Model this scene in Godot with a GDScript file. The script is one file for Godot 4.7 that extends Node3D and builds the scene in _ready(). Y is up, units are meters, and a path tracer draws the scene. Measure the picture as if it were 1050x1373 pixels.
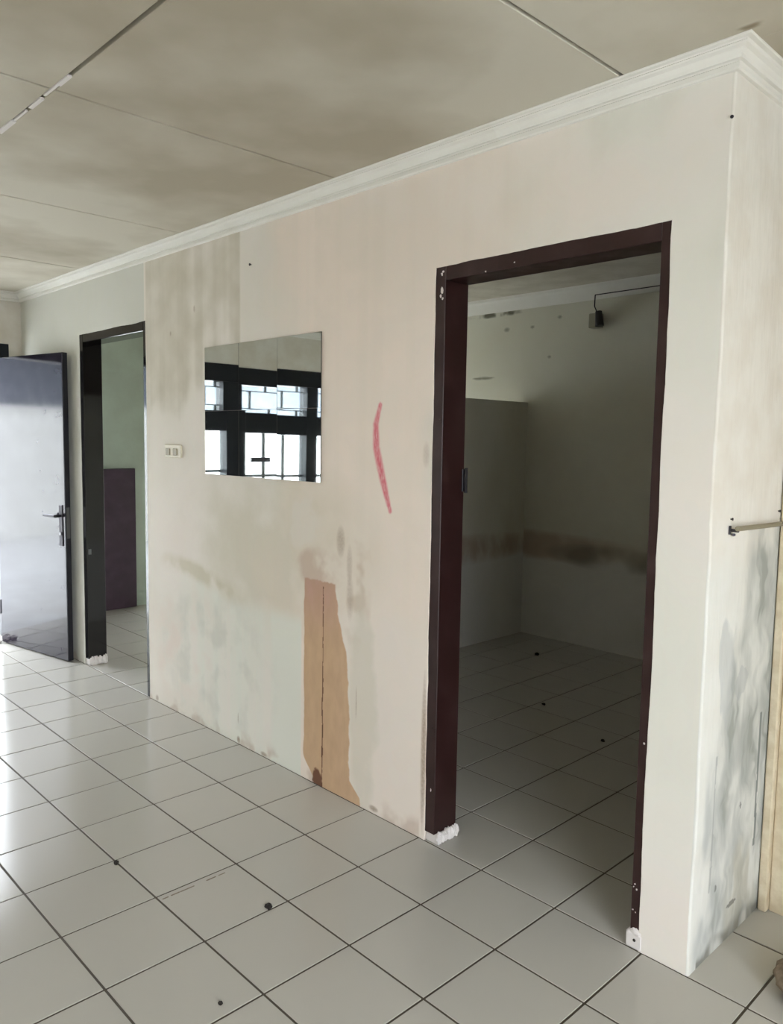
extends Node3D
# An empty, worn room: a plaster wall with two dark door frames, six mirror tiles, white floor tiles.
# Main wall face is the plane z = 0, x runs along it, the floor is y = 0. One floor tile is 0.3 m.

const XL := -4.3      # left wall face
const XC := 0.74      # outer corner of the main wall
const ZH := -0.52     # hall wall behind the corner
const XR := 3.3
const ZR := 3.9
const YC := 2.46      # ceiling of the main room
const YB := 2.57      # ceiling of the back rooms
const ZB := -2.87     # rear wall of the back rooms
const XP := -1.98     # low partition between the back rooms
const XS := -4.75     # end wall of the small room
const CAM := Vector3(1.6336, 1.46998, 2.03161)
const CAM_R := Vector3(0.69299, 0.01576, -0.72077)
const CAM_U := Vector3(-0.07658, 0.99571, -0.05186)
const CAM_F := Vector3(-0.71686, -0.09114, -0.69123)

const LEFT_HOLES := [[0.09, 1.12, -1.0, 2.1], [1.17, 3.5, 0.8, 2.1]]
const RIGHT_HOLES := [[0.95, 2.95, 0.1, 2.25]]
const REAR_HOLES := []
const SMALL_HOLES := [[-2.75, -1.55, 0.3, 1.75]]

var used := {}
var M := {}
var rng := RandomNumberGenerator.new()

func _ready() -> void:
	rng.seed = 7
	set_view()
	make_materials()
	build_floor()
	build_ceiling()
	build_walls()
	build_trim()
	build_doors()
	build_windows()
	build_things()
	build_outside()

# ------------------------------------------------------------------ camera, sky, exposure
func set_view() -> void:
	var cam := Camera3D.new()
	cam.name = "camera"
	cam.fov = 66.1806
	cam.near = 0.05
	cam.far = 200.0
	cam.transform = Transform3D(Basis(CAM_R, CAM_U, -CAM_F).orthonormalized(), CAM)
	add_child(cam)
	cam.current = true
	var sky_mat := ProceduralSkyMaterial.new()     # even, overcast daylight
	sky_mat.sky_top_color = Color(0.915, 0.94, 0.975)
	sky_mat.sky_horizon_color = Color(0.925, 0.945, 0.975)
	sky_mat.ground_bottom_color = Color(0.45, 0.45, 0.43)
	sky_mat.ground_horizon_color = Color(0.55, 0.55, 0.54)
	sky_mat.sky_energy_multiplier = 1.0
	sky_mat.ground_energy_multiplier = 1.0
	var sky := Sky.new()
	sky.sky_material = sky_mat
	var env := Environment.new()
	env.background_mode = Environment.BG_SKY
	env.sky = sky
	env.tonemap_mode = Environment.TONE_MAPPER_LINEAR
	env.tonemap_exposure = 14.7
	env.sdfgi_enabled = true
	env.ssao_enabled = true
	env.ssil_enabled = true
	var we := WorldEnvironment.new()
	we.name = "environment"
	we.environment = env
	add_child(we)

# ------------------------------------------------------------------ helpers
func numbered(called: String) -> String:
	if not used.has(called):
		used[called] = 0
		return called
	used[called] += 1
	return "%s_%03d" % [called, used[called]]

func tag(o: Node, label: String, category: String, group := "", kind := "") -> void:
	o.set_meta("label", label)
	o.set_meta("category", category)
	if group != "": o.set_meta("group", group)
	if kind != "": o.set_meta("kind", kind)

func thing(called: String, at: Vector3, label: String, category: String, group := "", kind := "") -> Node3D:
	var o := Node3D.new()
	o.name = numbered(called)
	o.position = at
	add_child(o)
	tag(o, label, category, group, kind)
	return o

func start() -> SurfaceTool:
	var st := SurfaceTool.new()
	st.begin(Mesh.PRIMITIVE_TRIANGLES)
	return st

func put(st: SurfaceTool, called: String, mat: Material, parent: Node = null, off := Vector3.ZERO) -> MeshInstance3D:
	var mi := MeshInstance3D.new()
	mi.mesh = st.commit()
	mi.material_override = mat
	mi.cast_shadow = GeometryInstance3D.SHADOW_CASTING_SETTING_ON
	mi.position = off
	if parent == null:
		mi.name = numbered(called)
		add_child(mi)
	else:
		mi.name = called
		parent.add_child(mi, true)
	return mi

func put_mesh(mesh: Mesh, called: String, mat: Material, parent: Node, at := Vector3.ZERO) -> MeshInstance3D:
	var mi := MeshInstance3D.new()
	mi.mesh = mesh
	mi.material_override = mat
	mi.position = at
	mi.name = called
	parent.add_child(mi, true)
	return mi

# one flat polygon, turned so that it faces `out`
func poly(st: SurfaceTool, pts: Array, out: Vector3, uvs: Array = []) -> void:
	var a: Vector3 = pts[0]
	var n := Vector3.ZERO
	for k in range(1, pts.size() - 1):
		n += (pts[k] - a).cross(pts[k + 1] - a)
	n = n.normalized()
	var flip := n.dot(out) < 0.0
	if flip: n = -n
	for k in range(1, pts.size() - 1):
		var idx := [0, k, k + 1] if flip else [0, k + 1, k]
		for i in idx:
			st.set_normal(n)
			st.set_uv(uvs[i] if uvs.size() > 0 else Vector2(pts[i].x + pts[i].z * 0.7, pts[i].y + pts[i].z * 0.3))
			st.add_vertex(pts[i])

# box with chamfered edges
func box(st: SurfaceTool, lo: Vector3, hi: Vector3, b := 0.0, xf := Transform3D.IDENTITY) -> void:
	var c := (lo + hi) / 2.0
	var h := (hi - lo) / 2.0
	b = minf(b, minf(h.x, minf(h.y, h.z)) * 0.95)
	for ax in 3:
		for s in [-1.0, 1.0]:
			var u := (ax + 1) % 3
			var v := (ax + 2) % 3
			var pts := []
			for q in [[-1, -1], [1, -1], [1, 1], [-1, 1]]:
				var p := Vector3.ZERO
				p[ax] = s * h[ax]
				p[u] = q[0] * (h[u] - b)
				p[v] = q[1] * (h[v] - b)
				pts.append(xf * (c + p))
			var o := Vector3.ZERO
			o[ax] = s
			poly(st, pts, xf.basis * o)
	if b <= 0.0: return
	for ax in 3:
		var u := (ax + 1) % 3
		var v := (ax + 2) % 3
		for q in [[-1, -1], [1, -1], [1, 1], [-1, 1]]:
			var pts := []
			for e in [[-1, 0], [1, 0], [1, 1], [-1, 1]]:
				var p := Vector3.ZERO
				p[ax] = e[0] * (h[ax] - b)
				p[u] = q[0] * (h[u] - (b if e[1] == 0 else 0.0))
				p[v] = q[1] * (h[v] - (0.0 if e[1] == 0 else b))
				pts.append(xf * (c + p))
			var o := Vector3.ZERO
			o[u] = q[0]
			o[v] = q[1]
			poly(st, pts, xf.basis * o)
	for sx in [-1, 1]:
		for sy in [-1, 1]:
			for sz in [-1, 1]:
				var s := Vector3(sx, sy, sz)
				poly(st, [xf * (c + s * Vector3(h.x, h.y - b, h.z - b)), xf * (c + s * Vector3(h.x - b, h.y, h.z - b)), xf * (c + s * Vector3(h.x - b, h.y - b, h.z))], xf.basis * s)

func box_mesh(lo: Vector3, hi: Vector3, b := 0.0) -> ArrayMesh:
	var st := start()
	box(st, lo, hi, b)
	return st.commit()

# round bar from a to b
func rod(st: SurfaceTool, a: Vector3, b: Vector3, r: float, n := 10, r2 := -1.0) -> void:
	if r2 < 0.0: r2 = r
	var d := (b - a).normalized()
	var u := d.cross(Vector3.UP if absf(d.y) < 0.9 else Vector3.RIGHT).normalized()
	var v := d.cross(u)
	for k in n:
		var t0 := TAU * k / n
		var t1 := TAU * (k + 1) / n
		var e0 := u * cos(t0) + v * sin(t0)
		var e1 := u * cos(t1) + v * sin(t1)
		poly(st, [a + e0 * r, a + e1 * r, b + e1 * r2, b + e0 * r2], e0 + e1)
		poly(st, [a, a + e0 * r, a + e1 * r], -d)
		poly(st, [b, b + e0 * r2, b + e1 * r2], d)

# lumpy rounded body
func lump(st: SurfaceTool, c: Vector3, r: Vector3, seed_: int, rough := 0.25, rows := 8, cols := 12) -> void:
	var nz := FastNoiseLite.new()
	nz.seed = seed_
	nz.frequency = 0.9
	var g := []
	for i in rows + 1:
		var row := []
		var t := PI * i / rows
		for j in cols:
			var f := TAU * j / cols
			var d := Vector3(sin(t) * cos(f), cos(t), sin(t) * sin(f))
			row.append(c + d * r * (1.0 + rough * nz.get_noise_3dv(d * 1.7)))
		g.append(row)
	for i in rows:
		for j in cols:
			var j2 := (j + 1) % cols
			var a: Vector3 = g[i][j]
			var b2: Vector3 = g[i][j2]
			var c2: Vector3 = g[i + 1][j2]
			var d2: Vector3 = g[i + 1][j]
			var mid: Vector3 = (a + b2 + c2 + d2) / 4.0
			if i > 0: poly(st, [a, b2, d2], mid - c)
			if i < rows - 1: poly(st, [b2, c2, d2], mid - c)
			elif i == rows - 1: poly(st, [a, b2, c2], mid - c)

# a wall with openings; axis 0 runs along x (t is z), axis 2 runs along z (t is x)
func wall(axis: int, s0: float, s1: float, y0: float, y1: float, t0: float, t1: float, holes: Array, rect := Rect2()) -> SurfaceTool:
	var st := start()
	if rect.size.x == 0.0: rect = Rect2(s0, y0, s1 - s0, y1 - y0)
	var P := func(s: float, y: float, t: float) -> Vector3: return Vector3(s, y, t) if axis == 0 else Vector3(t, y, s)
	var uv := func(s: float, y: float) -> Vector2: return Vector2((s - rect.position.x) / rect.size.x, (rect.end.y - y) / rect.size.y)
	var cs := [s0, s1]
	var cy := [y0, y1]
	for h in holes:
		cs.append(h[0]); cs.append(h[1]); cy.append(h[2]); cy.append(h[3])
	cs.sort(); cy.sort()
	var inside := func(s: float, y: float) -> bool:
		if s < s0 or s > s1 or y < y0 or y > y1: return false
		for h in holes:
			if s > h[0] and s < h[1] and y > h[2] and y < h[3]: return false
		return true
	var along: Vector3 = P.call(1.0, 0.0, 0.0)
	var across: Vector3 = P.call(0.0, 0.0, 1.0)
	for i in cs.size() - 1:
		for j in cy.size() - 1:
			var a: float = cs[i]; var b: float = cs[i + 1]
			var c: float = cy[j]; var d: float = cy[j + 1]
			if b - a < 1e-5 or d - c < 1e-5: continue
			var ms := (a + b) / 2.0
			var my := (c + d) / 2.0
			if not inside.call(ms, my): continue
			var q := [uv.call(a, c), uv.call(b, c), uv.call(b, d), uv.call(a, d)]
			for t in [t0, t1]:
				poly(st, [P.call(a, c, t), P.call(b, c, t), P.call(b, d, t), P.call(a, d, t)], across * (1.0 if (t == maxf(t0, t1)) else -1.0), q)
			if not inside.call(a - 1e-3, my): poly(st, [P.call(a, c, t0), P.call(a, c, t1), P.call(a, d, t1), P.call(a, d, t0)], -along, [q[0], q[0], q[3], q[3]])
			if not inside.call(b + 1e-3, my): poly(st, [P.call(b, c, t0), P.call(b, c, t1), P.call(b, d, t1), P.call(b, d, t0)], along, [q[1], q[1], q[2], q[2]])
			if not inside.call(ms, c - 1e-3): poly(st, [P.call(a, c, t0), P.call(a, c, t1), P.call(b, c, t1), P.call(b, c, t0)], Vector3.DOWN, [q[0], q[0], q[1], q[1]])
			if not inside.call(ms, d + 1e-3): poly(st, [P.call(a, d, t0), P.call(a, d, t1), P.call(b, d, t1), P.call(b, d, t0)], Vector3.UP, [q[3], q[3], q[2], q[2]])
	return st

# ------------------------------------------------------------------ materials
func plain(c: Color, rough := 0.8, metal := 0.0, spec := 0.5) -> StandardMaterial3D:
	var m := StandardMaterial3D.new()
	m.albedo_color = c
	m.roughness = rough
	m.metallic = metal
	m.metallic_specular = spec
	return m

func noise(seed_: int, freq: float, oct := 4) -> FastNoiseLite:
	var n := FastNoiseLite.new()
	n.seed = seed_
	n.noise_type = FastNoiseLite.TYPE_SIMPLEX_SMOOTH
	n.frequency = freq
	n.fractal_octaves = oct
	return n

func grey_noise(seed_: int, freq: float, w: int, h: int, oct := 4) -> PackedByteArray:
	var im := noise(seed_, freq, oct).get_image(w, h, false, false, true)
	im.convert(Image.FORMAT_L8)
	return im.get_data()

func tex(im: Image) -> ImageTexture:
	im.generate_mipmaps()
	return ImageTexture.create_from_image(im)

func bump_tex(seed_: int, w: int, h: int, freq: float) -> ImageTexture:
	var im := noise(seed_, freq, 5).get_image(w, h, false, false, true)
	im.convert(Image.FORMAT_L8)
	return ImageTexture.create_from_image(im)

func textured(im: Image, rough: float, bump: Texture2D = null, bump_cm := 0.0, spec := 0.3) -> StandardMaterial3D:
	var m := StandardMaterial3D.new()
	m.albedo_texture = tex(im)
	m.roughness = rough
	m.metallic_specular = spec
	if bump:
		m.heightmap_enabled = true
		m.heightmap_texture = bump
		m.heightmap_scale = bump_cm
	return m

# plaster seen on surfaces that need no marks of their own: world-mapped blotches
func world_plaster(c0: Color, c1: Color, seed_: int, scale := 0.5, rough := 0.85) -> StandardMaterial3D:
	var w := 512
	var a := grey_noise(seed_, 0.012, w, w, 5)
	var b := grey_noise(seed_ + 1, 0.08, w, w, 3)
	var im := Image.create(w, w, false, Image.FORMAT_RGB8)
	for y in w:
		for x in w:
			var t := clampf((a[y * w + x] / 255.0 - 0.5) * 1.5 + 0.5 + (b[y * w + x] / 255.0 - 0.5) * 0.25, 0, 1)
			im.set_pixel(x, y, c0.lerp(c1, t))
	var m := textured(im, rough)
	m.uv1_triplanar = true
	m.uv1_world_triplanar = true
	m.uv1_scale = Vector3(scale, scale, scale)
	return m

const WX0 := -4.87
const WX1 := 0.733
const WH := 2.6

func sm(a: float, b: float, x: float) -> float:
	var t := clampf((x - a) / (b - a), 0.0, 1.0)
	return t * t * (3.0 - 2.0 * t)

func spot(x: float, y: float, cx: float, cy: float, rx: float, ry: float) -> float:
	var dx := (x - cx) / rx
	var dy := (y - cy) / ry
	return clampf(1.0 - (dx * dx + dy * dy), 0.0, 1.0)

# the main wall: old off-white paint, tan and grey stains, streaks, the peeled brown strip and the pink stroke
func main_wall_image() -> Image:
	var w := 700
	var h := 325
	var coarse := grey_noise(11, 0.006, w, h, 4)
	var fine := grey_noise(12, 0.035, w, h, 4)
	var streak := noise(13, 0.05, 3)
	var col := PackedFloat32Array()
	for x in w: col.append(streak.get_noise_1d(x))
	var base := Color8(238, 232, 222)
	var tan_c := Color8(216, 208, 190)
	var grey := Color8(202, 200, 189)
	var pale := Color8(230, 232, 226)
	var pink := Color8(234, 220, 209)
	var im := Image.create(w, h, false, Image.FORMAT_RGB8)
	for j in h:
		var y := WH * (1.0 - (j + 0.5) / h)
		for i in w:
			var x := WX0 + (WX1 - WX0) * (i + 0.5) / w
			var n1 := coarse[j * w + i] / 255.0 - 0.5
			var n2 := fine[j * w + i] / 255.0 - 0.5
			var c := base
			c = c.lerp(tan_c, clampf(0.18 + n1 * 0.9, 0, 0.55))
			c = c.lerp(pink, clampf(-n1 * 0.8, 0, 0.5))
			# older paint between the small door and the mirror, with streaks running down
			if x > -2.43 and x < -1.48:
				var f := sm(-0.25, 0.25, y - 1.8 + n1 * 0.9 + col[i] * 0.35 + n2 * 0.2) * sm(-2.42, -2.40, x) * (1.0 - sm(-1.50, -1.485, x))
				c = c.lerp(Color8(200, 192, 173), clampf(f * (0.5 + col[i] * 0.45 + n2 * 0.5 + n1 * 0.5), 0, 0.85))
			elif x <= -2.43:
				c = c.lerp(Color8(200, 203, 192), 0.6)  # greenish far-left paint, its colour also darkened to stand in for weaker light
			if x > -0.95 and y > 1.9:
				c = c.lerp(Color8(206, 200, 182), clampf((0.2 + n1 * 1.2 + n2 * 0.4 + col[i] * 0.2) * sm(-0.2, 0.2, y - 2.05 + n1 * 0.6), 0, 0.45))
			c = c.lerp(Color8(245, 230, 216), clampf(0.62 + n1 * 0.9 + n2 * 0.3, 0.15, 0.95) * sm(-1.3, -0.8, x + n1) * (1.0 - sm(-0.2, 0.5, x + n1)))  # warmer mid-wall tone, also lightened in colour to stand in for stronger light
			c = c.lerp(Color8(230, 230, 219), clampf(0.5 + n1 * 0.9 - n2 * 0.3, 0.1, 0.9) * sm(-0.1, 0.5, x + n1))
			# rain-like streaks everywhere, faint
			c = c.lerp(tan_c, clampf(col[i] * 0.2 * (0.5 + n1 * 2.0), 0, 0.2))
			# yellow-grey smears below the mirror, a paler wash under a wavering tide line
			c = c.lerp(Color8(208, 201, 180), clampf(spot(x, y, -1.3, 1.0, 0.85, 0.45) * (0.4 + n1 * 1.2 + n2 * 0.6), 0, 0.5))
			var tide := 0.80 - 0.10 * sm(-2.1, -1.5, x) + 0.04 * n1
			if x < -1.02:
				var wash := (1.0 - sm(tide - 0.06, tide + 0.03, y)) * sm(-2.35, -1.7, x) * clampf(0.6 + col[i] * 0.7 + n1 * 0.8, 0.1, 0.9)
				c = c.lerp(Color8(230, 231, 219), wash)
				c = c.lerp(Color8(198, 190, 160), clampf((1.0 - sm(0.0, 0.07, absf(y - tide - 0.02))) * spot(x, y, -1.85, 0.8, 0.45, 0.3) * (0.5 + n2 * 1.5), 0, 0.45))
			c = c.lerp(grey, clampf(spot(x, y, -1.75, 0.35, 0.6, 0.45) * (0.1 + n1 * 1.2 + n2 * 1.2 + col[i] * 0.5), 0, 0.4))
			c = c.lerp(Color8(230, 210, 198), clampf(spot(x, y, -2.0, 0.35, 0.5, 0.4) * (n1 * 2.0 - n2), 0, 0.4))
			c = c.lerp(Color8(236, 230, 224), clampf(spot(x + n2 * 0.2, y + n1 * 0.2, -1.02, 1.17, 0.14, 0.14) * (0.6 + n2 * 2.0), 0, 0.35))
			# pinkish smear above and beside the peeled strip
			c = c.lerp(Color8(190, 160, 142), clampf(spot(x, y, -0.9, 0.93, 0.17, 0.1) * (0.6 + n2 * 2.0), 0, 0.45))
			c = c.lerp(Color8(196, 172, 150), clampf(spot(x, y, -0.67, 0.9, 0.10, 0.3) * (0.0 + n2 * 2.0 + col[i] * 0.8), 0, 0.4))
			c = c.lerp(Color8(216, 210, 192), clampf(spot(x + n2 * 0.08, y, -0.64, 0.4, 0.1, 0.55) * (0.6 + col[i] * 0.8), 0, 0.5))
			# old dirt just over the floor
			if x < -0.3: c = c.lerp(Color8(176, 152, 134), clampf((1.0 - sm(0.0, 0.09, y)) * (0.05 + n2 * 1.8), 0, 0.35))
			im.set_pixel(i, j, c)
	im.resize(2048, 952, Image.INTERPOLATE_CUBIC)
	var W := im.get_width()
	var H := im.get_height()
	var kx := W / (WX1 - WX0)
	var ky := H / WH
	var edge := noise(21, 9.0, 4)
	var grain := noise(22, 30.0, 3)
	# peeled strip: bare brown board with a split down the middle
	for j in range(int((WH - 0.93) * ky), H):
		var y := WH - (j + 0.5) / ky
		var left := -1.003 + 0.007 * edge.get_noise_2d(y * 0.6, 3.0) + 0.075 * (1.0 - sm(0.0, 0.11, y))
		var right := -0.79
		var line := [[0.90, -0.79], [0.76, -0.778], [0.70, -0.752], [0.6, -0.722], [0.45, -0.706], [0.3, -0.694], [0.16, -0.70], [0.085, -0.69], [0.03, -0.632], [-0.1, -0.63]]
		for k in line.size() - 1:
			if y <= line[k][0] and y >= line[k + 1][0]: right = lerpf(line[k + 1][1], line[k][1], (y - line[k + 1][0]) / (line[k][0] - line[k + 1][0]))
		right += 0.012 * edge.get_noise_2d(y * 0.9, 40.0)
		var top := 0.885
		for i in range(int((-1.08 - WX0) * kx), int((-0.55 - WX0) * kx)):
			var x := WX0 + (i + 0.5) / kx
			var d := minf(minf(x - left, right - x), top + 0.006 * edge.get_noise_2d(x * 3.0, 9.0) - y)
			var c := im.get_pixel(i, j)
			if d > 0.0:
				var g := grain.get_noise_2d(x * 0.5, y * 0.25)
				var b := Color8(208, 176, 140).lerp(Color8(198, 160, 142), sm(0.6, 0.85, y)).lerp(Color8(212, 180, 146), sm(-0.85, -0.72, x) * 0.6)
				b = b.lerp(Color8(190, 157, 128), clampf(0.3 + g * 0.4, 0, 0.6))
				c = c.lerp(b, clampf(d / 0.006, 0, 1) * 0.97)
			elif d > -0.008 and x > -0.85 and y < 0.86:
				c = c.lerp(Color8(232, 226, 214), 0.35)
			var cx := -0.873 + 0.004 * edge.get_noise_1d(y * 0.8)
			var cw := 0.0016 + 0.0036 * clampf(edge.get_noise_2d(y * 0.5, 77.0) + 0.1 + 0.5 * spot(y, 0, 0.3, 0, 0.3, 1), 0, 1)
			if y < 0.86 and absf(x - cx) < cw: c = c.lerp(Color8(88, 60, 46), 0.8)
			var bl := spot(x, y, -0.905, 0.02, 0.036, 0.055)
			if bl > 0.0: c = c.lerp(Color8(104, 70, 54), clampf(bl * 2.0 + edge.get_noise_2d(x * 3.0, y * 3.0), 0, 0.85))
			im.set_pixel(i, j, c)
	# pink chalky stroke
	var pts := [Vector2(-0.543, 1.601), Vector2(-0.566, 1.53), Vector2(-0.562, 1.44), Vector2(-0.536, 1.357), Vector2(-0.506, 1.27), Vector2(-0.481, 1.205)]
	for j in range(int((WH - 1.63) * ky), int((WH - 1.17) * ky)):
		var y := WH - (j + 0.5) / ky
		for i in range(int((-0.62 - WX0) * kx), int((-0.43 - WX0) * kx)):
			var x := WX0 + (i + 0.5) / kx
			var p := Vector2(x, y)
			var best := 9.0
			var at := 0.0
			for k in pts.size() - 1:
				var q := Geometry2D.get_closest_point_to_segment(p, pts[k], pts[k + 1])
				if q.distance_to(p) < best:
					best = q.distance_to(p)
					at = k + (q - pts[k]).length() / (pts[k + 1] - pts[k]).length()
			var half := 0.009 + 0.011 * sin(PI * clampf(at / 5.0, 0.06, 0.97))
			var g := grain.get_noise_2d(x * 6.0, y * 0.8)
			var f := 1.0 - sm(half * 0.45, half * 1.25, best + g * 0.004)
			if f > 0.0:
				im.set_pixel(i, j, im.get_pixel(i, j).lerp(Color8(221, 112, 124), f * clampf(0.72 + g * 0.6, 0.3, 0.95)))
	# small scuffs
	for s in [[-1.515, 0.125, 0.003, 0.03, 0.55], [-1.512, 0.02, 0.016, 0.02, 0.6], [-1.30, 0.012, 0.03, 0.012, 0.5], [-2.33, 0.02, 0.02, 0.02, 0.4], [-0.55, 0.02, 0.03, 0.014, 0.5], [-0.66, 0.42, 0.003, 0.08, 0.4], [-0.765, 1.06, 0.03, 0.07, 0.3], [-0.71, 0.97, 0.02, 0.09, 0.2], [-0.705, 0.84, 0.025, 0.1, 0.2], [-1.9, 2.1, 0.01, 0.02, 0.3], [-0.284, 0.33, 0.016, 0.32, 0.5], [-0.30, 1.42, 0.02, 0.05, 0.15], [-2.14, 2.0, 0.01, 0.015, 0.35]]:
		for j in range(maxi(0, int((WH - s[1] - s[3]) * ky)), mini(H, int((WH - s[1] + s[3]) * ky) + 1)):
			for i in range(int((s[0] - s[2] - WX0) * kx), mini(W, int((s[0] + s[2] - WX0) * kx) + 1)):
				var f: float = spot(WX0 + (i + 0.5) / kx, WH - (j + 0.5) / ky, s[0], s[1], s[2], s[3])
				f = clampf(f + 0.5 * edge.get_noise_2d(i * 0.02, j * 0.02) * f, 0, 1)
				im.set_pixel(i, j, im.get_pixel(i, j).lerp(Color8(128, 104, 82), f * float(s[4])))
	return im

# side of the corner: white paint with grey washed-out patches and dark drip lines; u runs 1.2 m back from the corner
func side_wall_image() -> Image:
	var w := 320
	var h := 640
	var a := grey_noise(31, 0.02, w, h, 4)
	var tall := noise(33, 1.0, 4)
	var soft := noise(34, 1.0, 3)
	var im := Image.create(w, h, false, Image.FORMAT_RGB8)
	for j in h:
		var y := WH * (1.0 - (j + 0.5) / h)
		for i in w:
			var z := 1.2 * (i + 0.5) / w
			var n1 := a[j * w + i] / 255.0 - 0.5
			var c := Color8(232, 228, 218).lerp(Color8(220, 212, 198), clampf(0.2 + n1, 0, 0.5))
			if y < 1.235:
				var s0 := 0.6 * soft.get_noise_2d(z * 3.0, y * 5.0)
				var below := 1.0 - sm(1.10, 1.22, y)
				var v := tall.get_noise_2d(z * 11.0 + s0, y * 2.6)
				var s := soft.get_noise_2d(z * 7.0 + 9.0, y * 3.0)
				c = c.lerp(Color8(222, 225, 220), 0.5 * below)
				c = c.lerp(Color8(184, 187, 183), clampf(0.5 + s * 0.9 + v * 0.6, 0.1, 0.85) * (1.0 - sm(0.5, 0.75, y + s * 0.2)) * sm(0.02, 0.1, z + s * 0.05))
				# grey wash that runs down from the rail and spreads sideways
				var lo := lerpf(0.09, 0.215, sm(0.62, 1.08, y)) + 0.05 * s
				var f := sm(lo, lo + 0.07, z) * clampf(below + 0.3, 0, 1)
				f *= lerpf(0.45, 1.0, sm(0.22, 0.6, y)) * clampf(0.66 + v * 0.5 + s * 0.7, 0.2, 1)
				c = c.lerp(Color8(166, 169, 163), f * 0.85)
				c = c.lerp(Color8(138, 140, 131), clampf(f * (v * 1.8 - 0.3), 0, 0.4))
				# darker swirl at the middle, faint patch towards the corner
				if Vector2(z - 0.262, (y - 0.79) * 0.9).length() < 0.052 + s * 0.05: c = c.lerp(Color8(164, 167, 167), 0.35)
				c = c.lerp(Color8(176, 180, 179), clampf(spot(z + s * 0.06, y + v * 0.1, 0.16, 0.83, 0.05, 0.17) * (0.7 + s * 2.0 + v), 0, 0.45))
				# drip lines
				if y > 0.2 and y < 0.6 and absf(z - 0.114 - 0.012 * n1) < 0.0045 + 0.004 * n1: c = c.lerp(Color8(140, 144, 141), 0.4)
				if y > 0.23 and y < 0.66 and absf(z - 0.42 - 0.01 * n1) < 0.007: c = c.lerp(Color8(106, 112, 109), 0.7)
				# dirt and flaked paint where wall and floor meet
				var dd := 1.0 - sm(0.01, 0.06, y + s * 0.05)
				if z > 0.05: c = c.lerp(Color8(118, 116, 107), clampf(dd * (0.75 + s * 1.5), 0, 0.75))
				c = c.lerp(Color8(190, 184, 164), clampf(spot(z, y, 0.34, 0.12, 0.14, 0.2) * (0.5 + s * 1.5), 0, 0.45))
				if spot(z, y, 0.27, 0.105, 0.035, 0.008) > 0.1: c = c.lerp(Color8(100, 98, 92), 0.6)
				for q in [[0.155, 0.197], [0.49, 0.1], [0.30, 0.4]]:
					if Vector2(z - q[0], (y - q[1]) * 0.6).length() < 0.006: c = c.lerp(Color8(104, 104, 100), 0.6)
			im.set_pixel(i, j, c)
	im.resize(640, 1280, Image.INTERPOLATE_CUBIC)
	return im

# back rooms: off-white paint, a reddish water line, mould under the moulding
func back_wall_image(x0: float, x1: float, seed_: int, mould: bool) -> Image:
	var w := 640
	var h := 300
	var a := grey_noise(seed_, 0.01, w, h, 4)
	var b := grey_noise(seed_ + 1, 0.04, w, h, 4)
	var im := Image.create(w, h, false, Image.FORMAT_RGB8)
	for j in h:
		var y := WH * (1.0 - (j + 0.5) / h)
		for i in w:
			var x := x0 + (x1 - x0) * (i + 0.5) / w
			var n1 := a[j * w + i] / 255.0 - 0.5
			var n2 := b[j * w + i] / 255.0 - 0.5
			var up := Color8(226, 225, 211).lerp(Color8(216, 212, 194), clampf(0.4 + n1, 0, 1))
			var dn := Color8(230, 229, 222).lerp(Color8(220, 219, 210), clampf(0.4 + n1, 0, 1))
			var c := dn.lerp(up, sm(0.60, 0.68, y + n1 * 0.05))
			c = c.lerp(Color8(168, 140, 120), clampf(spot(x, y, -2.0, 0.70, 1.3, 0.12) * (0.55 + n1 * 1.2 + n2 * 0.5), 0, 0.5))
			c = c.lerp(Color8(120, 116, 102), clampf(spot(x, y, -1.25, 0.66, 0.55, 0.1) * (0.5 + n1 * 2.0), 0, 0.5))
			if mould:
				c = c.lerp(Color8(96, 94, 78), clampf(spot(x, y, -2.3, 2.455, 0.3, 0.022) * (0.6 + n2 * 4.0), 0, 0.8))
				c = c.lerp(Color8(120, 118, 100), clampf(spot(x, y, -2.42, 1.97, 0.12, 0.012) * (0.9 + n2 * 2.0), 0, 0.7))
				for q in [[-2.2, 2.33, 0.02], [-1.96, 2.33, 0.014], [-1.72, 2.38, 0.014], [-1.8, 2.1, 0.012]]:
					c = c.lerp(Color8(110, 108, 92), spot(x, y, q[0], q[1], q[2] * 1.6, q[2]) * 0.5)
			im.set_pixel(i, j, c)
	im.resize(1280, 600, Image.INTERPOLATE_CUBIC)
	return im

# ceiling boards: cream-grey paint with brown-grey blotches
func ceiling_image() -> Image:
	var w := 760
	var h := 454
	var a := grey_noise(41, 0.006, w, h, 4)
	var b := grey_noise(42, 0.025, w, h, 4)
	var im := Image.create(w, h, false, Image.FORMAT_RGB8)
	for j in h:
		var z := -0.64 + 4.54 * (j + 0.5) / h
		for i in w:
			var x := -4.3 + 7.6 * (i + 0.5) / w
			var n1 := a[j * w + i] / 255.0 - 0.5
			var n2 := b[j * w + i] / 255.0 - 0.5
			var c := Color8(206, 200, 184).lerp(Color8(176, 167, 148), clampf(0.38 + n1 * 1.7 + n2 * 0.7, 0, 1))
			c = c.lerp(Color8(120, 104, 82), clampf(spot(x, z, 0.80, 0.072, 0.03, 0.012) * (1.0 + n2 * 3.0), 0, 0.6))
			im.set_pixel(i, j, c)
	im.resize(1520, 908, Image.INTERPOLATE_CUBIC)
	return im

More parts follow.
